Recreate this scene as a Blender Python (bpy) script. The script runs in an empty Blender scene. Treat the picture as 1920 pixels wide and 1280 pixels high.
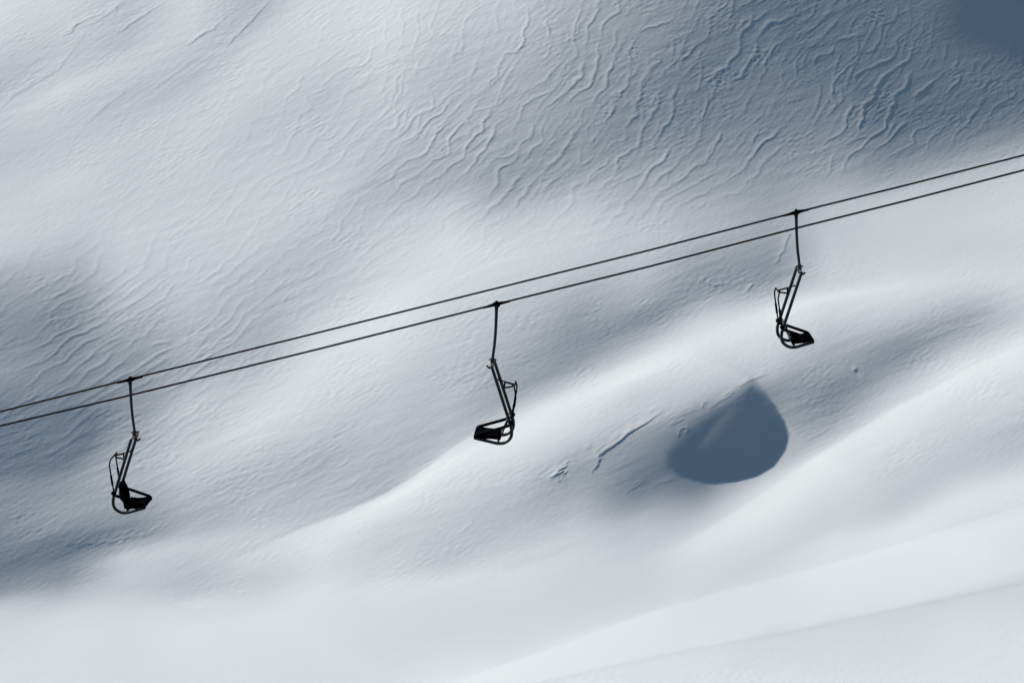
import bpy, math, random
import numpy as np
from mathutils import Vector, Matrix

# ------------------------------------------------------------------ camera
W_PX, H_PX, F_PX = 1920.0, 1280.0, 6550.0
PITCH = math.radians(-8.0)
scene = bpy.context.scene
col = scene.collection
cam_d = bpy.data.cameras.new('camera')
cam_d.sensor_width = 36.0
cam_d.lens = 36.0 * F_PX / W_PX
cam_d.clip_start = 0.5
cam_d.clip_end = 5000.0
cam = bpy.data.objects.new('camera', cam_d)
cam.location = (0, 0, 0)
cam.rotation_euler = (math.pi / 2 + PITCH, 0, 0)
col.objects.link(cam)
scene.camera = cam

# slope frame: the snow face leans back at TILT, the sun stands up and to the left of it
TILT = math.radians(35.0)
PU = np.array([1.0, 0.0, 0.0])
PV = np.array([0.0, math.cos(TILT), math.sin(TILT)])
PN = np.array([0.0, -math.sin(TILT), math.cos(TILT)])
LN = 0.42
_a = math.sqrt(1 - LN * LN)
LU, LV = -_a * 0.70, _a * math.sqrt(1 - 0.49)
SUN = LU * PU + LV * PV + LN * PN

# ------------------------------------------------------------------ light
sun_el = math.asin(SUN[2])
world = bpy.data.worlds.new('World')
scene.world = world
world.use_nodes = True
nt = world.node_tree
bg = nt.nodes['Background']
sky = nt.nodes.new('ShaderNodeTexSky')
sky.sky_type = 'NISHITA'
sky.sun_disc = False
sky.sun_elevation = sun_el
sky.sun_rotation = math.atan2(SUN[0], SUN[1])
sky.altitude = 2500
sky.air_density = 1.0
sky.dust_density = 0.2
sky.ozone_density = 2.2
nt.links.new(sky.outputs[0], bg.inputs[0])
bg.inputs[1].default_value = 0.061
sd = bpy.data.lights.new('sun', 'SUN')
sd.energy = 5.0
sd.angle = math.radians(0.5)
sd.color = (0.995, 0.845, 0.758)
so = bpy.data.objects.new('sun', sd)
so.rotation_euler = Vector(SUN).to_track_quat('Z', 'Y').to_euler()
so.location = (-60, 40, 80)
col.objects.link(so)
scene.view_settings.view_transform = 'Standard'
scene.view_settings.look = 'None'
scene.view_settings.exposure = 0.05
scene.view_settings.gamma = 1.0
scene.cycles.max_bounces = 6
scene.cycles.diffuse_bounces = 0

# ------------------------------------------------------------------ tagging
def tag(o, label=None, cat=None, group=None, kind=None):
    if label: o['label'] = label
    if cat: o['category'] = cat
    if group: o['group'] = group
    if kind: o['kind'] = kind
    return o

# ------------------------------------------------------------------ snow tones wanted over the face (height field is solved from them)
A_SUN, B_SKY = 1.02, 0.100
COLS = {
 0: "0:208 40:204 70:198 140:180 170:178 210:192 260:190 300:185 350:195 400:198 440:198 480:190 510:170 540:155 580:145 620:135 660:135 700:145 730:130 770:118 800:115 830:105 860:85 880:105 910:135 960:135 1010:130 1060:115 1090:130 1115:150 1130:185 1150:200 1190:207 1250:212 1280:210",
 120: "0:200 40:195 80:190 110:188 140:192 170:205 200:192 260:188 300:192 340:202 380:198 420:198 450:190 500:172 530:158 580:135 640:130 700:135 740:125 780:110 810:90 840:90 860:105 900:140 960:152 990:140 1015:112 1030:105 1050:125 1090:145 1110:170 1130:190 1150:205 1200:212 1260:212",
 240: "0:185 40:180 80:180 110:195 140:195 170:182 210:185 260:195 300:192 380:195 440:200 490:195 530:188 570:180 620:160 680:143 720:140 780:142 820:155 860:168 900:165 950:150 985:132 1008:132 1022:162 1040:190 1070:190 1100:188 1130:200 1170:208 1280:210",
 360: "0:200 40:197 75:190 100:185 150:178 190:192 240:197 300:197 360:195 420:198 500:195 560:188 620:175 680:165 720:172 760:190 800:185 850:195 890:188 940:172 980:165 1000:178 1020:192 1060:182 1085:178 1110:185 1130:205 1180:212 1280:210",
 480: "0:175 40:178 70:195 110:198 170:195 240:185 280:190 340:195 400:198 460:195 510:182 560:180 620:172 660:172 700:185 740:198 790:208 830:200 850:190 890:175 930:178 970:180 1000:195 1040:200 1090:190 1120:200 1160:210 1280:210",
 600: "0:202 80:200 140:192 180:182 240:185 300:188 360:195 400:190 440:185 500:182 560:188 590:198 640:210 690:212 730:208 780:198 830:182 870:168 900:175 950:180 970:190 990:212 1010:215 1040:210 1070:205 1100:212 1160:208 1280:208",
 720: "0:205 70:203 130:195 190:188 250:185 300:180 340:172 380:178 420:190 470:198 520:202 570:215 620:215 680:208 720:198 770:190 820:182 860:175 900:172 922:180 928:205 942:223 960:215 980:203 1000:197 1040:196 1075:202 1095:212 1130:210 1200:205 1280:208",
 840: "0:195 50:190 100:180 170:175 230:172 270:168 320:165 350:168 380:190 420:200 460:208 520:208 580:200 620:195 690:185 760:182 800:180 835:190 848:215 870:228 900:212 960:192 1010:185 1050:185 1070:200 1090:212 1130:206 1180:204 1230:210 1262:216 1280:220",
 960: "0:188 60:180 130:168 200:162 260:158 310:150 350:152 380:168 410:190 450:202 480:205 520:198 570:185 620:175 680:162 730:155 752:170 775:200 798:226 830:222 870:205 920:185 960:178 1000:185 1040:200 1080:208 1140:204 1190:206 1230:212 1245:220 1280:220",
 1080: "0:168 60:158 130:150 200:148 270:142 310:148 340:160 370:180 410:195 450:200 490:195 520:185 560:165 600:148 640:140 680:148 705:175 725:205 745:222 780:212 820:198 850:170 880:155 910:158 950:175 1000:198 1050:205 1090:203 1150:204 1180:210 1192:216 1280:220",
 1200: "0:145 60:140 120:135 200:128 250:130 290:142 330:155 370:165 410:182 450:188 500:184 525:180 545:172 570:162 590:138 610:140 625:158 645:178 665:200 682:218 700:224 715:208 735:197 760:190 795:180 810:152 840:138 865:128 895:116 910:118 930:132 950:152 970:178 1000:192 1050:203 1110:204 1145:208 1157:218 1235:216 1280:218",
 1320: "0:128 60:118 130:115 200:118 250:128 300:140 350:152 400:168 440:172 470:160 510:145 540:142 560:160 590:195 620:215 645:218 670:208 700:198 735:180 765:140 780:115 800:100 890:105 905:115 930:145 960:180 985:200 998:215 1020:218 1060:210 1110:207 1125:212 1180:216 1280:218",
 1440: "0:105 60:108 120:112 180:118 250:125 300:138 350:150 400:158 440:158 480:140 520:138 545:165 570:200 590:220 620:212 660:200 700:180 725:150 745:140 770:150 840:170 880:175 905:205 925:218 950:222 990:212 1040:203 1070:207 1090:212 1170:214 1185:210 1280:218",
 1560: "0:85 50:90 100:100 150:110 210:120 260:130 310:145 360:168 400:185 460:190 500:194 530:195 545:203 556:215 570:202 590:198 625:182 660:165 700:152 725:135 745:132 765:142 790:158 815:180 832:205 840:222 880:216 920:206 960:200 990:202 1010:212 1060:216 1150:217 1160:210 1280:217",
 1680: "0:92 50:98 90:90 120:82 160:92 200:98 250:110 300:128 340:160 365:185 400:195 450:195 500:200 540:212 560:203 590:190 620:165 650:135 680:140 700:160 730:188 755:205 768:222 800:218 850:205 900:195 940:190 970:200 990:215 1030:216 1050:215 1130:216 1145:208 1280:217",
 1800: "0:72 20:66 60:70 100:80 160:90 220:105 260:120 300:150 330:180 370:192 420:198 470:196 520:205 545:200 570:180 600:155 630:165 660:195 690:215 705:220 740:210 790:200 840:190 880:190 910:205 935:218 970:214 985:210 1010:216 1100:214 1112:206 1170:214 1280:218",
 1920: "0:66 60:68 110:80 160:92 210:112 250:135 285:168 330:195 400:200 460:198 520:205 550:198 590:188 620:205 640:220 660:222 700:208 760:195 800:178 850:185 880:205 910:218 940:212 952:208 965:214 1060:212 1082:202 1160:212 1280:218",
}
SLOPES = [(100,100,-.5),(600,100,-.6),(1000,150,-.6),(1300,150,-.6),(1500,350,-.15),(1800,300,-.33),(1700,80,-.5),(1100,400,-.15),(850,430,-.3),(600,400,-.45),
 (100,450,-.3),(100,620,-.3),(100,800,-.35),(150,1000,-.3),(300,1030,-.15),(600,700,-.6),(450,760,-.5),(700,930,-.55),(1000,780,-.6),(1200,680,-.42),
 (1400,600,-.35),(1600,550,-.12),(1850,530,-.05),(1000,640,-.5),(1300,520,-.3),(1650,680,-.35),(1850,600,-.2),(1300,1000,-.55),(1500,880,-.5),
 (1700,760,-.45),(1900,650,-.5),(500,1120,-.12),(900,1080,-.08),(1100,1050,-.2),(1800,920,-.35),(1500,1020,-.3),(1100,1200,-.35),(1700,1100,-.28),
 (300,1200,-.1),(1000,940,-.4)]
CREST_SLOPES = [(600,980,-.35),(660,955,-.45),(720,926,-.5),(800,875,-.7),(880,820,-.68),(960,785,-.62),(1080,725,-.45),(1200,680,-.38),(1320,630,-.4),(1440,585,-.28),
 (1560,555,-.14),(1680,540,-.08),(1280,1020,-.5),(1380,960,-.58),(1500,880,-.65),(1620,800,-.56),(1740,733,-.5),(1860,670,-.5)]
STEP = 2
gx = np.arange(-40, 1961, STEP, dtype=np.float64); gy = np.arange(-40, 1321, STEP, dtype=np.float64)
GX, GY = np.meshgrid(gx, gy)

def s2l(v):
    v = np.asarray(v, dtype=np.float64) / 255.0
    return np.where(v <= 0.04045, v / 12.92, ((v + 0.055) / 1.055) ** 2.4)

def tone_map():
    xs = sorted(COLS)
    prof = []
    yy = np.arange(-400, 1700)
    for x in xs:
        k = [tuple(map(float, t.split(':'))) for t in COLS[x].split()]
        v = np.interp(yy, [a for a, b in k], [b for a, b in k])
        g = np.exp(-0.5 * (np.arange(-30, 31) / 3.5) ** 2); g /= g.sum()
        prof.append(np.convolve(np.pad(v, 30, mode='edge'), g, mode='valid'))
    prof = np.array(prof)
    num = np.zeros_like(GX); den = np.full_like(GX, 1e-9)
    for (x, y, m) in SLOPES:
        w = np.exp(-((GX - x) ** 2 + (GY - y) ** 2) / (2 * 110.0 ** 2))
        num += w * m; den += w
    for (x, y, m) in CREST_SLOPES:
        w = 3.0 * np.exp(-((GX - x) ** 2 + (GY - y) ** 2) / (2 * 50.0 ** 2))
        num += w * m; den += w
    M = num / den
    X = np.clip(GX, 0, 1919.999)
    i = (X / 120).astype(int); x0 = i * 120.0
    w = (X - x0) / 120.0
    w = 0.6 * w + 0.4 * w * w * (3 - 2 * w)
    def samp(ci, y):
        f = np.clip(y + 400, 0, len(yy) - 2); k = f.astype(int); r = f - k
        return prof[ci, k] * (1 - r) + prof[ci, k + 1] * r
    Z = (1 - w) * samp(i, GY - M * (X - x0)) + w * samp(i + 1, GY + M * (x0 + 120 - X))
    return Z

def seg_dist(P, Q, poly, closed=False):
    """distance to a polyline, plus signed side and arc fraction"""
    best = np.full(P.shape, 1e9); side = np.zeros(P.shape); frac = np.zeros(P.shape)
    n = len(poly) - (0 if closed else 1)
    L = [math.dist(poly[k], poly[(k + 1) % len(poly)]) for k in range(n)]
    tot = sum(L); acc = 0
    for k in range(n):
        (ax, ay), (bx, by) = poly[k], poly[(k + 1) % len(poly)]
        dx, dy = bx - ax, by - ay; l2 = dx * dx + dy * dy
        t = np.clip(((P - ax) * dx + (Q - ay) * dy) / l2, 0, 1)
        d = np.hypot(P - ax - t * dx, Q - ay - t * dy)
        m = d < best
        best = np.where(m, d, best)
        side = np.where(m, np.sign((P - ax) * dy - (Q - ay) * dx), side)
        frac = np.where(m, (acc + t * L[k]) / tot, frac)
        acc += L[k]
    return best, side, frac

def inside_poly(P, Q, poly):
    r = np.zeros(P.shape, bool); n = len(poly)
    for k in range(n):
        (ax, ay), (bx, by) = poly[k], poly[(k + 1) % n]
        c = ((ay > Q) != (by > Q)) & (P < (bx - ax) * (Q - ay) / (by - ay + 1e-12) + ax)
        r ^= c
    return r

def smooth(a, b, x):
    t = np.clip((x - a) / (b - a), 0, 1); return t * t * (3 - 2 * t)

TONE = tone_map()
HOLLOW = [(1410,713),(1432,733),(1455,762),(1472,789),(1480,815),(1474,843),(1452,874),(1420,893),(1380,903),(1340,906),(1300,899),(1266,892),
          (1250,872),(1252,848),(1276,825),(1310,797),(1345,768),(1380,738)]
d, _, _ = seg_dist(GX, GY, HOLLOW, True)
ins = inside_poly(GX, GY, HOLLOW)
sd_ = np.where(ins, d, -d)
ul = np.clip(((GX - 1372) * -0.62 + (GY - 820) * -0.78 - 5) / 55.0, 0, 1) + np.clip((1290 - GX) / 50.0, 0, 1)
wd = 2.0 + 20 * np.clip(ul, 0, 1)
mask = smooth(-0.5, 0.9, sd_ / wd)
stk = [(1388, 742), (1368, 768), (1345, 798), (1322, 824), (1296, 845)]
ds_, ss_, fs_ = seg_dist(GX, GY, stk)
inner = 72.0 + 15.0 * np.exp(-(ds_ / 14.0) ** 2) * np.sin(np.clip(fs_ * 0.9 + 0.1, 0, 1) * math.pi) ** .5 + 14.0 * np.where(ss_ > 0, 1, np.exp(-ds_ / 12)) 
TONE = TONE * (1 - mask) + inner * mask
# sharp upper edges of the two long shoulders
for poly, amp in (([(430,1050),(500,1020),(560,992),(640,964),(720,926),(780,890),(840,845),(900,806),(960,773)], 10), ([(1240,1040),(1320,996),(1400,944),(1480,888),(1560,836),(1620,799),(1680,765),(1760,722),(1840,680),(1930,634)], 5)):
    d, s_, f = seg_dist(GX, GY, poly)
    TONE = TONE + np.where(s_ < 0, amp, -amp) * np.exp(-d / 11.0) * np.sin(np.clip(f, 0, 1) * math.pi) ** .4 * (d < 60)
corner = smooth(1725, 1830, GX + 0.3 * GY) * smooth(150, 50, GY - 0.35 * (GX - 1850))
# crisp lower banks in the foreground
for poly, lift, fade, line in (([(820,1290),(940,1246),(1080,1197),(1200,1152),(1350,1108),(1500,1072),(1700,1015),(1960,935)], 7, 60, 0),
                               ([(960,1292),(1120,1254),(1300,1216),(1500,1180),(1700,1137),(1960,1082)], -5, 90, 8)):
    d, s, f = seg_dist(GX, GY, poly)
    below = s < 0
    TONE = TONE + np.where(below, lift * np.exp(-d / fade), 0) * smooth(-20, 40, GX - poly[0][0])
    TONE = TONE - line * np.exp(-(d / 3.0) ** 2)
COS_T = (s2l(TONE) - B_SKY) / A_SUN
COS_T = np.clip(np.maximum(COS_T, 0.036 + 0.03 * smooth(600, 300, GX) - 0.05 * mask - 0.045 * corner), -0.03, 0.93)

def sample(F, px, py):
    fx = np.clip((px - gx[0]) / STEP, 0, len(gx) - 1.001); fy = np.clip((py - gy[0]) / STEP, 0, len(gy) - 1.001)
    i = fx.astype(np.int32); j = fy.astype(np.int32); a = fx - i; b = fy - j
    return (F[j, i] * (1 - a) + F[j, i + 1] * a) * (1 - b) + (F[j + 1, i] * (1 - a) + F[j + 1, i + 1] * a) * b

# ------------------------------------------------------------------ slope grid: surface = base plane + relief h pushed out along RD
DIST = 300.0
P0 = np.array([0.0, math.cos(PITCH) * DIST, math.sin(PITCH) * DIST])
RD = np.array([0.0, -math.cos(PITCH), -math.sin(PITCH)])
dv_, dn_ = float(RD @ PV), float(RD @ PN)
cp, sp = math.cos(PITCH), math.sin(PITCH)
def to_px(U, V, H):
    X = P0[0] + U
    Y = P0[1] + V * PV[1] + H * RD[1]
    Z = P0[2] + V * PV[2] + H * RD[2]
    depth = Y * cp + Z * sp; up = -Y * sp + Z * cp
    return W_PX / 2 + F_PX * X / depth, H_PX / 2 - F_PX * up / depth
LIGHT_PX = LU, LV
lt = math.hypot(LU, LV); tu, tv = LU / lt, LV / lt

def solve(n, step, h0, iters):
    """relief whose sunlit shading has the wanted tones (preconditioned descent with momentum)"""
    g = (np.arange(n) - n / 2) * step
    U, V = np.meshgrid(g, g)
    ku = np.fft.rfftfreq(n, step) * 2 * math.pi; kv = np.fft.fftfreq(n, step) * 2 * math.pi
    KU, KV = np.meshgrid(ku, kv); K2 = KU ** 2 + KV ** 2
    KT = KU * tu + KV * tv; KC = -KU * tv + KV * tu
    lam, mu, eps = 0.004, 0.0015 * (step / 0.68) ** 2, 2e-5
    PRE = 1.0 / ((lt * dn_) ** 2 * KT ** 2 + 0.12 * KC ** 2 + 2 * mu * K2 ** 2 + 2e-4)
    h = h0.copy(); y = h.copy(); tprev = 1.0; T = None; last = 1e18
    for it in range(iters):
        if it % 25 == 0:
            px, py = to_px(U, V, h)
            T = sample(COS_T, px, py)
            away = np.maximum(np.maximum(-px, px - 1920), 1.4 * np.maximum(-py, py - 1280))
            T = LN + (T - LN) * smooth(320, 10, away)
            m = smooth(320, 20, away) ** 2 + 0.006
        F = np.fft.rfft2(y)
        hu = np.fft.irfft2(1j * KU * F, s=y.shape); hv = np.fft.irfft2(1j * KV * F, s=y.shape)
        A = 1 + hv * dv_
        num = LN * A - dn_ * (LV * hv + LU * hu)
        q = np.sqrt(A * A + dn_ ** 2 * (hu * hu + hv * hv)) + 1e-6
        c = num / q
        r = (c - T) * m
        cu = -LU * dn_ / q - num / q ** 3 * dn_ ** 2 * hu
        cv = (LN * dv_ - LV * dn_) / q - num / q ** 3 * (A * dv_ + dn_ ** 2 * hv)
        G = -1j * KU * np.fft.rfft2(r * cu) - 1j * KV * np.fft.rfft2(r * cv) + (lam * KC ** 2 + mu * K2 ** 2 + eps) * F
        E = float((m * (c - T) ** 2).sum())
        if E > last: tprev = 1.0
        last = E
        hn = y - 0.45 * np.fft.irfft2(PRE * G, s=y.shape)
        tn = (1 + math.sqrt(1 + 4 * tprev ** 2)) / 2
        y = hn + (tprev - 1) / tn * (hn - h)
        h = hn; tprev = tn
    return g, h, c, T, m

def upsample(g, h, x, y):
    """separable Catmull-Rom lookup of h on the tensor grid x, y"""
    def wts(q):
        f = np.clip((q - g[0]) / (g[1] - g[0]), 1, len(g) - 3.001); i = f.astype(int); t = f - i
        return i, [(-t + 2 * t ** 2 - t ** 3) / 2, (2 - 5 * t ** 2 + 3 * t ** 3) / 2, (t + 4 * t ** 2 - 3 * t ** 3) / 2, (-t ** 2 + t ** 3) / 2]
    i, w = wts(y)
    R = sum(w[k][:, None] * h[i - 1 + k, :] for k in range(4))
    i, w = wts(x)
    return sum(w[k][None, :] * R[:, i - 1 + k] for k in range(4))

LV_ = [(224, 0.68, 100), (448, 0.34, 60), (896, 0.17, 50)]
g2 = None
for n_, st_, its_ in LV_:
    gn = (np.arange(n_) - n_ / 2) * st_
    h0 = np.zeros((n_, n_)) if g2 is None else upsample(g2, h2, gn, gn)
    g2, h2, c2, T2, m2 = solve(n_, st_, h0, its_)

DU, DV = 0.08, 0.105
NU, NV = 1350, 1000
u = (np.arange(NU) - NU / 2) * DU; v = (np.arange(NV) - NV / 2 + 12) * DV
UU, VV = np.meshgrid(u, v)
Hh = upsample(g2, h2, u, v)
ku = np.fft.rfftfreq(NU, DU) * 2 * math.pi; kv = np.fft.fftfreq(NV, DV) * 2 * math.pi
KU, KV = np.meshgrid(ku, kv)

# ------------------------------------------------------------------ wind ripples and grain
rng = np.random.default_rng(7)
white = np.fft.rfft2(rng.standard_normal(UU.shape))
white2 = np.fft.rfft2(rng.standard_normal(UU.shape))
def noise(filt, w=white):
    n = np.fft.irfft2(w * filt, s=UU.shape); return n / n.std()
def lowpass(L, w=white2):
    return noise(np.exp(-(KU ** 2 + KV ** 2) * L * L / 2), w)
px, py = to_px(UU, VV, Hh)
def blob(x, y, rx, ry=None):
    ry = ry or rx
    return np.exp(-((px - x) ** 2 / (2 * rx * rx) + (py - y) ** 2 / (2 * ry * ry)))
def oriented(deg, lam, elong, w, bw=0.42):
    """band-passed noise whose crests run at deg (in slope metres) with spacing lam"""
    a = math.radians(deg); cu, sv = math.cos(a), math.sin(a)
    kl = KU * cu + KV * sv; kp = -KU * sv + KV * cu
    k0 = 2 * math.pi / lam
    R = np.sqrt((kl * elong) ** 2 + kp ** 2)
    return noise(np.exp(-((R - k0) / (bw * k0)) ** 2), w)
# crest direction (in slope metres) and spacing by region
regs = [(74, 1.75, [(1280,80,210,200),(1480,60,200,120)]), (66, 1.7, [(980,160,240,220),(1560,200,180,120)]), (60, 1.7, [(1760,230,160,160),(700,280,220,180)]),
        (52, 1.7, [(1350,330,250,90),(950,390,200,90),(1850,150,90,110)]), (47, 1.7, [(80,640,180,150),(120,780,160,60)]),
        (62, 1.6, [(400,620,190,130),(620,830,160,120)]), (52, 1.5, [(250,780,120,60),(1100,640,200,90)]), (26, 1.3, [(150,980,250,90),(1500,800,300,200),(60,860,150,50)])]
num = np.zeros_like(UU); den = np.full_like(UU, 1e-6)
for q, (deg, lam, bl) in enumerate(regs):
    w_ = (sum(blob(*b) for b in bl) + 1e-4) ** 2
    wn = np.fft.rfft2(rng.standard_normal(UU.shape))
    num += w_ * oriented(deg, lam * 1.75, 5.0, wn, 0.3); den += w_
rn = num / den
def warp(F, dx, dy):
    """F looked up dx, dy metres away"""
    fx = np.clip(np.arange(NU)[None, :] + dx / DU, 0, NU - 1.01); fy = np.clip(np.arange(NV)[:, None] + dy / DV, 0, NV - 1.01)
    i = fx.astype(np.int32); j = fy.astype(np.int32); a = fx - i; b = fy - j
    return (F[j, i] * (1 - a) + F[j, i + 1] * a) * (1 - b) + (F[j + 1, i] * (1 - a) + F[j + 1, i + 1] * a) * b
def rw(): return np.fft.rfft2(rng.standard_normal(UU.shape))
def along(deg, la, lc):
    """smooth noise, la metres long along deg and lc metres across"""
    a = math.radians(deg); cu, sv = math.cos(a), math.sin(a)
    kl = KU * cu + KV * sv; kp = -KU * sv + KV * cu
    return noise(np.exp(-((kl * la) ** 2 + (kp * lc) ** 2) / 2), rw())
def ripple_rows(space, bend0, bend1, n1, n2):
    """rows of wind ripples: wavy near-parallel crests that fan from steep to flat down the slope"""
    ph = (px + bend0 * py + bend1 * py * py) / space + n1 * lowpass(0.75, rw()) + n2 * lowpass(2.6, rw()) + 0.05 * lowpass(0.32, rw())
    gv, gu = np.gradient(ph, DV, DU)
    gmag = np.sqrt(gu * gu + gv * gv) + 0.12
    t = (ph - np.floor(ph) - 0.5) / gmag
    w_l = 0.17 + 0.04 * lowpass(2.0, rw()).clip(-1, 1)
    return np.where(t < 0, np.exp(-(t / (w_l * 1.15)) ** 2), np.exp(-(t / (w_l * 0.8)) ** 2)) * smooth(3.4, 1.7, gmag)
brk = smooth(-1.0, 0.5, along(64, 1.7, 0.45))
brk2 = smooth(0.1, 1.3, along(50, 1.5, 0.5))
ridge = np.maximum(ripple_rows(39.0, 0.36, 0.0009, 0.135, 0.42) * (0.12 + 0.88 * brk), 0.7 * ripple_rows(43.0, 0.15, 0.0011, 0.16, 0.5) * brk2)
ridge = np.maximum(ridge, 0.34 * ripple_rows(21.0, 0.6, 0.0009, 0.20, 0.6) * smooth(-0.4, 1.0, along(55, 0.9, 0.35))) * (1.0 + 0.22 * lowpass(1.6, rw()).clip(-1.5, 1.5))
gv, gu = np.gradient(rn, DV, DU)
d0 = np.abs(rn) / (np.sqrt(gu * gu + gv * gv) + 0.2)
ridge = np.maximum(ridge, 0.55 * np.exp(-(d0 / 0.16) ** 2) * smooth(0.3, 1.4, lowpass(1.3, rw())))
sun_now = upsample(g2, c2, u, v)
graze = np.clip(0.40 + 0.60 * sun_now / 0.30, 0.4, 1.0)
rip = (1.0 * blob(1280,120,260,170) + .8 * blob(1640,180,260,150) + .6 * blob(1000,230,220,150) + .7 * blob(100,620,170,120) + .42 * blob(330,660,150,110)
       + .36 * blob(760,290,230,160) + .18 * blob(450,480,220,130) + .10 * blob(300,250,300,160) + .4 * blob(120,820,160,60) + .12 * blob(780,80,250,120) + .28 * blob(620,860,110,70) + .15 * blob(520,560,120,90) + .32 * blob(1130,620,140,60) + .25*blob(150,980,150,60))
rip = np.clip(rip, 0, 1.15)
rip *= 1 - smooth(0, 60, py - (470 - 0.27 * np.clip(px - 900, -300, 3000))) * (px > 850) * 0.9
rip *= 1 - 0.95 * blob(1900, 0, 170, 60)
Hh = Hh + 0.037 * rip * ridge * graze
# plate edges: faint straight scratches along the wind, and grain
fine = oriented(42, 0.5, 3.5, np.fft.rfft2(rng.standard_normal(UU.shape)))
fine2 = oriented(28, 1.6, 4.0, np.fft.rfft2(rng.standard_normal(UU.shape)))
mic = noise(np.exp(-((np.sqrt((KU * 1.0) ** 2 + KV ** 2) - 19.0) / 8.0) ** 2), np.fft.rfft2(rng.standard_normal(UU.shape)))
grain = noise(np.exp(-((np.sqrt(KU**2+KV**2) - 9.0) / 5.0) ** 2), np.fft.rfft2(rng.standard_normal(UU.shape)))
patch = smooth(0.2, 1.6, lowpass(1.1, np.fft.rfft2(rng.standard_normal(UU.shape))))
calm = np.clip(blob(600,1180,900,70) + blob(1500,960,330,70) + blob(1560,1130,300,70) + blob(1372,835,85,60) + blob(1700,440,200,60) + .7*blob(1000,800,150,40)+blob(1372,835,75,50)+blob(1860,20,130,60), 0, 1)
rough = (1 - 0.88 * calm)
Hh = Hh + rough * graze * (0.0018 * fine + 0.004 * fine2 + 0.0016 * grain + 0.003 * patch * fine + 0.002 * patch * grain)
fg = smooth(0, 12, py - np.interp(px, [960,1120,1300,1500,1700,1960], [1292,1254,1216,1180,1137,1082])) * (px > 900)
Hh = Hh + 0.0012 * mic * (1 - 0.6 * calm) + fg * (0.0014 * mic + 0.0008 * grain) * (0.5 + 0.5 * smooth(-1, 1, lowpass(1.5, rw())))
streak = along(50, 3.2, 0.09); ribs = along(33, 1.1, 0.085)
Hh += 0.0022 * streak * graze * np.clip(blob(250,150,420,220) + 0.6 * blob(700,60,300,100), 0, 1)
Hh += 0.0042 * ribs * graze * np.clip(blob(1560,800,80,40) + 0.35 * blob(1180,880,110,60) + 0.5 * blob(1300,790,60,30) + .8 * blob(1340,520,100,30) + .5 * blob(1450,470,40,30) + .5 * blob(1750,640,140,30), 0, 1) * (1 - blob(1372,835,70,45))
# broken crusts, small scarps and clods
def py_top(pts): return pts[0][1] < 260 and pts[0][0] < 520
def scarp(pts, h, ws, wl, wob=0.0):
    global Hh
    x0 = min(a for a, b in pts) - 40; x1 = max(a for a, b in pts) + 40
    y0 = min(b for a, b in pts) - 40; y1 = max(b for a, b in pts) + 40
    rows = np.where(((px > x0) & (px < x1) & (py > y0) & (py < y1)).any(axis=1))[0]
    cols_ = np.where(((px > x0) & (px < x1) & (py > y0) & (py < y1)).any(axis=0))[0]
    if len(rows) == 0: return
    sl = (slice(rows[0], rows[-1] + 1), slice(cols_[0], cols_[-1] + 1))
    X, Y = px[sl], py[sl]
    if wob:
        X = X + wob * fine2[sl]; Y = Y + wob * 0.8 * fine[sl]
    d, s, f = seg_dist(X, Y, pts)
    endf = np.sin(np.clip(f, 0, 1) * math.pi) ** 0.35 * smooth(26, 4, d)
    prof = np.where(s > 0, np.exp(-d / ws), np.exp(-(d / wl) ** 2))
    Hh[sl] += (0.75 if py_top(pts) else (0.8 if 1290 < pts[0][0] < 1490 and pts[0][1] < 560 else 0.42)) * h * prof * endf
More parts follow.
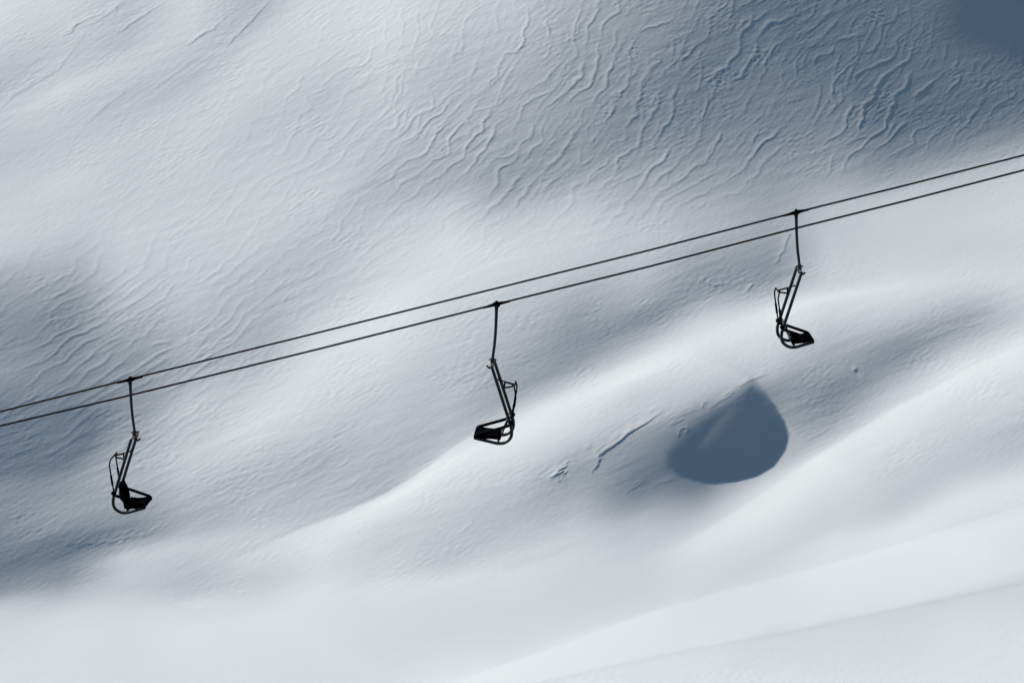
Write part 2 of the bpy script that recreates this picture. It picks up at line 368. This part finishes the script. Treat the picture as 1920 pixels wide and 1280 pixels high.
CR = [([(1108,888),(1128,852),(1150,835),(1178,810),(1205,796),(1222,783),(1241,770)], .17, 9, 1.6, 1.8),
      ([(1062,900),(1030,897),(1045,882),(1062,872)], .09, 5, 2.0, 2.2),
      ([(1022,896),(1038,888),(1050,880),(1064,870)], .16, 6, 2.0, 2.4), ([(1036,897),(1052,890),(1066,880)], .13, 4, 2.0, 2.4), ([(1045,899),(1062,894)], .09, 3, 2.0, 2),
      ([(1115,848),(1135,830)], .08, 6, 2, 1), ([(1098,842),(1110,834)], .07, 6, 2, 1), ([(1040,830),(1080,812)], .035, 7, 2.4, 1),
      ([(1225,910),(1250,900),(1290,890)], .02, 5, 2.5, 2.0), ([(1170,926),(1190,912),(1215,897)], .035, 4, 3, 2.5),
      ([(115,68),(130,62),(146,43)], .07, 6, 1.6, 1), ([(132,52),(150,42),(178,30),(196,26)], .06, 6, 1.6, 1.2), ([(160,50),(185,38),(205,24),(240,2)], .05, 6, 1.8, 1.2),
      ([(210,55),(226,60),(248,44),(266,30),(310,4)], .06, 6, 1.8, 1.5), ([(215,30),(220,10),(240,-10)], .04, 5, 2, 1), ([(20,178),(60,158),(110,130),(160,60)], .035, 8, 2.4, 1),
      ([(350,86),(366,75),(386,60)], .07, 5, 1.6, 1), ([(364,72),(388,58),(402,55),(425,28)], .05, 5, 1.6, 1), ([(408,78),(424,86),(452,60),(478,30),(510,0)], .06, 6, 1.8, 1.5),
      ([(290,165),(325,140),(350,120),(385,100)], .035, 8, 2, 1), ([(0,205),(25,180),(60,160)], .04, 8, 2.2, 1), ([(140,250),(180,215),(240,165)], .03, 8, 2.4, 1),
      ([(1450,498),(1470,470),(1480,440),(1465,425),(1440,420)], .05, 5, 2, 2), ([(1310,524),(1345,536),(1370,528)], .045, 4, 2, 2), ([(1398,545),(1412,532)], .06, 4, 2, 1),
      ([(1385,725),(1400,716),(1412,710),(1440,700)], .10, 6, 2.0, .8), ([(1330,765),(1360,744),(1388,722)], .06, 6, 2.5, 2), ([(1315,765),(1320,755),(1328,752)], .07, 4, 2, .5),
      ([(1250,800),(1280,775),(1310,765)], .05, 5, 3, 3), ([(1270,820),(1278,805),(1290,800),(1288,812)], .05, 4, 2, 1), ([(1800,615),(1850,602)], .05, 6, 2, 1), ([(1730,640),(1800,612)], .04, 6, 2.5, 1.5),
      ([(860,1000),(875,990),(888,975)], .05, 4, 2, 2), ([(885,920),(905,908)], .035, 5, 2, 1), ([(120,1020),(200,1017),(270,1002),(330,985)], .05, 7, 3, 3)]
for c_ in CR: scarp(*c_)
Hh += 0.05 * blob(1603, 692, 3.6, 3.0) - 0.03 * blob(1607, 699, 4, 4)
for (x, y, s_) in ((1140,205,10),(1190,100,12),(1160,180,9),(1420,105,10),(1345,155,12),(1485,290,8),(1160,300,9),(1240,420,12),(1645,30,10)):
    Hh += 0.008 * grain * blob(x, y, s_)

# ------------------------------------------------------------------ snow mesh: fine grid where it is looked at, wider grid around it
def spread(lo, hi, n, near):   # geometric steps away from the fine part
    r = np.linspace(0, 1, n + 1)[1:]
    return near + (hi - near) * (r ** 2.4 * 0.97 + r * 0.03)
ul_ = spread(0, -900, 46, u[0])[::-1]; ur_ = spread(0, 900, 46, u[-1])
vd_ = spread(0, -330, 40, v[0])[::-1]; vu_ = spread(0, 420, 46, v[-1])
ua = np.concatenate([ul_, u, ur_]); va = np.concatenate([vd_, v, vu_])
A, B = np.meshgrid(ua, va)
det = (Hh - upsample(g2, h2, u, v)) * smooth(0, 3, UU - u[0]) * smooth(0, 3, u[-1] - UU) * smooth(0, 3, VV - v[0]) * smooth(0, 3, v[-1] - VV)
lim = g2[-1] - 2.0
Hp = upsample(g2, h2, ua, va) * (smooth(lim, lim - 18, np.abs(ua))[None, :] * smooth(lim, lim - 14, np.abs(va))[:, None])
Hp[len(vd_):len(vd_) + NV, len(ul_):len(ul_) + NU] += det
ou = np.maximum(0, np.maximum(u[0] - A, A - u[-1])); ov = np.maximum(0, np.maximum(v[0] - B, B - v[-1]))
out = np.hypot(ou, ov)
hills = 5.0 * np.sin(A * .021 + 1.3 + B * .011) * np.sin(B * .017 - A * .006 + .4) + 2.0 * np.sin(A * .055 + B * .03) * np.sin(B * .05 + 2)
Hp = Hp + hills * smooth(0, 120, out)
PX = P0[0] + A; PY = P0[1] + B * PV[1] + Hp * RD[1]; PZ = P0[2] + B * PV[2] + Hp * RD[2]
# the face runs out into a valley floor below the frame
down = np.maximum(0, v[0] - 6 - B)
flat = PZ[np.argmin(np.abs(va - (v[0] - 6)))][None, :]
PZ = np.where(down > 0, flat - 26.0 * (1 - np.exp(-down * math.sin(TILT) / 26.0)) + Hp * 0.3 * smooth(0, 60, down), PZ)
nr, nc = A.shape
co = np.stack([PX, PY, PZ], -1).reshape(-1, 3).astype(np.float32)
idx = np.arange(nr * nc, dtype=np.int32).reshape(nr, nc)
quads = np.stack([idx[:-1, :-1], idx[:-1, 1:], idx[1:, 1:], idx[1:, :-1]], -1).reshape(-1, 4)
me = bpy.data.meshes.new('snow_slope')
me.vertices.add(len(co)); me.vertices.foreach_set('co', co.ravel())
me.loops.add(quads.size); me.loops.foreach_set('vertex_index', quads.ravel())
me.polygons.add(len(quads)); me.polygons.foreach_set('loop_start', np.arange(0, quads.size, 4, dtype=np.int32))
me.polygons.foreach_set('loop_total', np.full(len(quads), 4, dtype=np.int32))
me.polygons.foreach_set('use_smooth', np.ones(len(quads), dtype=bool))
me.update(calc_edges=True)
snow = bpy.data.objects.new('snow_slope', me)
col.objects.link(snow)
tag(snow, 'wind carved white snow slope with ripples and a shadowed hollow', 'snow', kind='structure')

def mat(name, rgb, rough=0.5, metal=0.0, bump=0.0, bscale=40.0, var=0.0, spec=0.5):
    m = bpy.data.materials.new(name); m.use_nodes = True
    t = m.node_tree; b = t.nodes['Principled BSDF']
    b.inputs['Base Color'].default_value = (*rgb, 1); b.inputs['Roughness'].default_value = rough
    b.inputs['Metallic'].default_value = metal; b.inputs['Specular IOR Level'].default_value = spec
    tc = t.nodes.new('ShaderNodeTexCoord')
    n = t.nodes.new('ShaderNodeTexNoise'); n.inputs['Scale'].default_value = bscale; n.inputs['Detail'].default_value = 5
    t.links.new(tc.outputs['Object'], n.inputs['Vector'])
    if var:
        mx = t.nodes.new('ShaderNodeMix'); mx.data_type = 'RGBA'
        mx.inputs[6].default_value = (*[c * (1 - var) for c in rgb], 1); mx.inputs[7].default_value = (*[min(1, c * (1 + var)) for c in rgb], 1)
        t.links.new(n.outputs['Fac'], mx.inputs[0]); t.links.new(mx.outputs[2], b.inputs['Base Color'])
    if bump:
        bp = t.nodes.new('ShaderNodeBump'); bp.inputs['Strength'].default_value = 1.0; bp.inputs['Distance'].default_value = bump
        t.links.new(n.outputs['Fac'], bp.inputs['Height']); t.links.new(bp.outputs[0], b.inputs['Normal'])
    return m
m_snow = mat('snow', (0.70, 0.83, 0.86), 0.75, 0, 0.004, 9.0, 0.01, 0.15)
me.materials.append(m_snow)
m_tube = mat('dark_painted_steel', (0.022, 0.029, 0.034), 0.38, 0.0, 0.0, 30, 0.35, 0.5)
m_black = mat('black_rubber', (0.003, 0.004, 0.0055), 0.6, 0.0, 0.001, 60, 0.2, 0.03)
m_pad = mat('seat_plastic', (0.002, 0.003, 0.0045), 0.8, 0.0, 0.001, 25, 0.25, 0.0)
m_galv = mat('weathered_steel', (0.06, 0.065, 0.07), 0.38, 0.5, 0.0, 25, 0.3)
m_rope = mat('steel_rope', (0.004, 0.005, 0.007), 0.65, 0.0, 0.002, 80, 0.3, 0.1)

# ------------------------------------------------------------------ mesh helpers for the lift
class MB:
    def __init__(s): s.v = []; s.f = []
    def tube(s, pts, r, seg=10, caps=True, radii=None):
        pts = [Vector(q) for q in pts]; base = len(s.v); n = len(pts)
        t0 = (pts[1] - pts[0]).normalized()
        ref = Vector((0, 1, 0)) if abs(t0.y) < 0.9 else Vector((1, 0, 0))
        nx = t0.cross(ref).normalized()
        for k in range(n):
            if k == 0: t = t0
            elif k == n - 1: t = (pts[k] - pts[k - 1]).normalized()
            else: t = ((pts[k] - pts[k - 1]).normalized() + (pts[k + 1] - pts[k]).normalized()).normalized()
            nx = (nx - t * nx.dot(t)).normalized(); ny = t.cross(nx)
            rr = radii[k] if radii else r
            for j in range(seg):
                a = 2 * math.pi * j / seg
                s.v.append(pts[k] + (nx * math.cos(a) + ny * math.sin(a)) * rr)
        for k in range(n - 1):
            for j in range(seg):
                a = base + k * seg + j; b = base + k * seg + (j + 1) % seg
                s.f.append((a, b, b + seg, a + seg))
        if caps:
            s.f.append(tuple(base + j for j in reversed(range(seg)))); s.f.append(tuple(base + (n - 1) * seg + j for j in range(seg)))
        return s
    def prism(s, prof, y0, y1, bev=0.0):
        """closed (x, z) outline swept along y, edges eased at both ends"""
        cx = sum(a for a, b in prof) / len(prof); cz = sum(b for a, b in prof) / len(prof)
        ys = [(y0, 1 - bev), (y0 + 0.012, 1), (y1 - 0.012, 1), (y1, 1 - bev)] if bev else [(y0, 1), (y1, 1)]
        base = len(s.v); n = len(prof)
        for y, k in ys:
            for a, b in prof: s.v.append(Vector((cx + (a - cx) * k, y, cz + (b - cz) * k)))
        for q in range(len(ys) - 1):
            for j in range(n):
                a = base + q * n + j; b = base + q * n + (j + 1) % n
                s.f.append((a, b, b + n, a + n))
        s.f.append(tuple(base + j for j in reversed(range(n)))); s.f.append(tuple(base + (len(ys) - 1) * n + j for j in range(n)))
        return s
    def build(s, name, m, parent=None, smooth_=True):
        me = bpy.data.meshes.new(name)
        me.from_pydata([tuple(q) for q in s.v], [], s.f)
        import bmesh
        bm = bmesh.new(); bm.from_mesh(me); bmesh.ops.recalc_face_normals(bm, faces=bm.faces); bm.to_mesh(me); bm.free()
        me.materials.append(m)
        for q in me.polygons: q.use_smooth = smooth_ and len(q.vertices) == 4
        try: me.set_sharp_from_angle(angle=math.radians(40))
        except Exception: pass
        o = bpy.data.objects.new(name, me); col.objects.link(o)
        if parent: o.parent = parent
        return o

def rounded(pts, r, n=5, closed=False):
    """round the corners of a polyline"""
    pts = [Vector(q) for q in pts]; out = []
    N = len(pts)
    for k in range(N):
        if not closed and k in (0, N - 1): out.append(pts[k]); continue
        a, b, c = pts[k - 1], pts[k], pts[(k + 1) % N]
        d1 = (a - b); d2 = (c - b)
        rr = min(r, d1.length * .45, d2.length * .45)
        p1 = b + d1.normalized() * rr; p2 = b + d2.normalized() * rr
        for j in range(n + 1):
            t = j / n
            out.append(p1 * (1 - t) ** 2 + b * 2 * t * (1 - t) + p2 * t * t)
    if closed: out.append(out[0])
    return out

HW = 0.55      # half the seat width
def side_path(y, fw=0.0):
    return rounded([(.085, y, -1.27), (-.285, y, -2.43), (-.355, y, -2.66), (-.335, y, -2.84), (-.19, y, -2.945), (-.05, y, -2.955), (.345 + fw, y, -2.84)], .16, 6)

def make_chair(wide_back=False, fw=0.0):
    root = bpy.data.objects.new('lift_chair', None); col.objects.link(root)
    root.empty_display_size = 0.3
    MB().tube([(0, 0, .02), (.004, 0, -.2), (.012, 0, -.42), (.024, 0, -.65), (.045, 0, -.88), (.072, 0, -1.08), (.088, 0, -1.22)], .033, 12,
              radii=[.04, .036, .034, .033, .033, .032, .030]).build('hanger', m_tube, root)
    g = MB()
    g.tube([(-.075, 0, -.02), (.075, 0, .02)], .040, 12)
    g.tube([(0, -.06, .045), (0, .06, .045)], .038, 12)
    g.prism([(-.036, -.11), (.036, -.11), (.045, -.02), (-.045, -.02)], -.032, .032, .15)
    g.build('rope_grip', m_black, root)
    c = MB()
    c.tube([(.086, -HW - .02, -1.275), (.086, HW + .02, -1.275)], .028, 10)
    c.prism([(.045, -1.16), (.125, -1.16), (.135, -1.24), (.12, -1.36), (.06, -1.36), (.04, -1.24)], -.045, .045, .12)
    c.tube([(.0, 0, -1.205), (.165, 0, -1.20)], .017, 8)
    for y in (-.09, .09): c.tube([(.086, y - .012, -1.24), (.086, y + .012, -1.24)], .045, 10)
    c.build('yoke', m_galv, root)
    h = MB(); h.tube(rounded([(.10, 0, -1.30), (.13, 0, -1.385), (.165, 0, -1.385), (.215, 0, -1.335)], .03, 4), .021, 8)
    h.build('hook', m_black, root)
    for sgn in (-1, 1):
        y = sgn * HW
        f = MB(); f.tube(side_path(y, fw), .036, 12)
        fo = f.build('side_frame', m_tube, root)
        a = MB(); a.tube(rounded([(-.30, y * .985, -2.555), (-.1, y * .985, -2.62), (.325 + fw, y * .985, -2.765), (.36 + fw, y * .985, -2.80), (.345 + fw, y * .985, -2.86)], .03, 4), .034, 10)
        a.build('armrest', m_black, root)
        k = MB(); k.tube([(-.335, y * 1.02 - .03, -2.50), (-.335, y * 1.02 + .03, -2.50)], .052, 14)
        k.tube([(-.335, y, -2.50), (-.28, y, -2.47)], .028, 8)
        k.build('pivot_bracket', m_black, root)
    # seat pan with rounded front lip and a cross tube under it
    st = MB()
    st.prism([(-.11, -2.865), (-.12, -2.80), (-.08, -2.78), (.05, -2.795), (.20, -2.785), (.31 + fw, -2.755), (.37 + fw, -2.76), (.39 + fw, -2.80), (.36 + fw, -2.845), (.2 + fw, -2.865)], -HW + .04, HW - .04, .06)
    seat = st.build('seat', m_pad, root)
    cx = MB()
    for x_, z_ in ((-.05, -2.93), (.34 + fw, -2.85)):
        cx.tube([(x_, -HW, z_), (x_, HW, z_)], .024, 8)
    for y in (-.3, .3): cx.tube([(-.1, y, -2.90), (.32, y, -2.855)], .02, 8)
    cx.build('seat_support', m_black, root)
    bk = MB()
    if wide_back:
        bk.prism([(-.255, -2.36), (-.225, -2.36), (-.15, -2.52), (-.105, -2.68), (-.09, -2.84), (-.12, -2.86), (-.15, -2.70), (-.205, -2.52)], -HW + .13, HW - .13, .04)
        bk.tube([(-.26, -HW, -2.38), (-.26, HW, -2.38)], .018, 8)
    else:
        bk.prism([(-.285, -2.42), (-.255, -2.41), (-.215, -2.50), (-.205, -2.57), (-.24, -2.58), (-.265, -2.50)], -HW + .03, HW - .03, .04)
        bk.tube([(-.135, -HW + .1, -2.76), (-.135, HW - .1, -2.76)], .026, 8)
        for y in (-.34, .34):
            bk.tube(rounded([(-.235, y, -2.55), (-.17, y, -2.68), (-.12, y, -2.80), (-.09, y, -2.86)], .05, 3), .016, 8)
    bk.build('backrest', m_tube if not wide_back else m_pad, root)
    # raised safety bar with its folded footrest and stay
    sb = MB()
    y = HW - .05
    sb.tube(rounded([(-.335, -y, -2.49), (-.43, -y, -1.86), (-.40, -y, -1.745), (-.40, y, -1.745), (-.43, y, -1.86), (-.335, y, -2.49)], .07, 5), .017, 10)
    for q in (-1, 1): sb.tube([(-.395, q * y, -2.10), (-.362, q * y, -2.33)], .026, 10)
    bar = sb.build('safety_bar', m_black, root)
    sy = MB(); sy.tube([(-.41, 0, -1.745), (.0, 0, -1.635)], .014, 8); sy.tube([(-.03, -HW, -1.63), (-.03, HW, -1.63)], .007, 6)
    sy.build('stay_rod', m_black, root)
    fr = MB(); fr.tube(rounded([(-.35, .02, -1.735), (-.18, .02, -1.69), (-.17, .02, -1.815), (-.36, .02, -1.785)], .02, 3, True), .019, 8, caps=False)
    fr.tube([(-.17, -.10, -1.815), (-.17, .12, -1.815)], .016, 8)
    fr.build('footrest', m_black, bar)
    return root

# ------------------------------------------------------------------ ropes: two parallel strands, the far one climbing, the near one returning
PHI = math.radians(-2.0)
D_NEAR, SEP = 75.0, 2.8
DIRX = Vector((math.cos(PHI), math.sin(PHI), 0)); LAT = Vector((-math.sin(PHI), math.cos(PHI), 0))
def on_plane(x, y, lat):
    """point of the vertical plane lat metres behind the near rope that lies on the sight line through (x, y)"""
    rx = (x - W_PX / 2) / F_PX; ru = (H_PX / 2 - y) / F_PX
    ray = Vector((rx, cp - ru * sp, sp + ru * cp))
    o = Vector((0, D_NEAR, 0)) + LAT * lat
    t = o.dot(LAT) / ray.dot(LAT)
    return ray * t
far_pts = [on_plane(x, y, SEP) for x, y in ((0, 771.5), (120, 741.5), (243, 710.5), (560, 632.5), (880, 553), (1200, 473.5), (1493, 398), (1700, 347), (1920, 291))]
near_pts = [on_plane(x, y, 0) for x, y in ((0, 798), (245, 740.5), (600, 653.5), (931, 570), (1220, 499), (1494, 427.5), (1700, 376), (1920, 319))]
def extend(pts, m=110.0):
    a = (pts[0] - pts[1]).normalized(); b = (pts[-1] - pts[-2]).normalized()
    return [pts[0] + a * m + Vector((0, 0, -2))] + pts + [pts[-1] + b * m + Vector((0, 0, 2))]
def rope(pts, grips, label):
    P = extend(pts); fine = []
    for k in range(len(P) - 1):
        n = 10 if k in (0, len(P) - 2) else 14
        for j in range(n): fine.append(P[k].lerp(P[k + 1], j / n))
    fine.append(P[-1])
    for gpt in grips:          # close steps around each grip so the rope can swell there
        d = (pts[-1] - pts[0]).normalized()
    fine.sort(key=lambda q: q.dot(DIRX))
    o = MB().tube(fine, .0215, 10).build('haul_rope', m_rope)
    return tag(o, label, 'cable', 'haul ropes of the chairlift')
rope(far_pts, [], 'upper dark steel rope that carries the left and right chairs')
rope(near_pts, [], 'lower dark steel rope that carries the middle chair')

def ferrule(o_root, slope, flip):
    """tapered rope guides on both sides of the grip"""
    a = math.atan(slope)
    for sgn in (-1, 1):
        d = Vector((math.cos(a) * sgn, 0, math.sin(a) * sgn))
        MB().tube([d * .03 + Vector((0, 0, .012)), d * .14 + Vector((0, 0, .008)), d * .30], .03, 10, radii=[.044, .033, .019]).build('rope_guide', m_black, o_root)

chairs = []
for (x, y, lat, back, flip, yaw, wide, lab) in (
        (244, 712, SEP, False, 0, 0.0, True, 'leftmost dark lift chair facing right, full back panel, hanging from the upper rope'),
        (931, 571, 0, False, 1, 0.0, False, 'middle dark lift chair facing left, the only one hanging from the lower rope'),
        (1493, 399, SEP, False, 0, 2.5, False, 'rightmost dark lift chair facing right, hanging from the upper rope above the hollow')):
    r = make_chair(wide, 0.09 if flip else 0.0)
    r.location = on_plane(x, y, lat)
    r.rotation_euler = (0, 0, PHI + (math.pi if flip else 0) + math.radians(yaw))
    tag(r, lab, 'ski lift chair', 'chairs hanging from the lift ropes')
    ferrule(r, -.25 if flip else .25, flip)
    chairs.append(r)
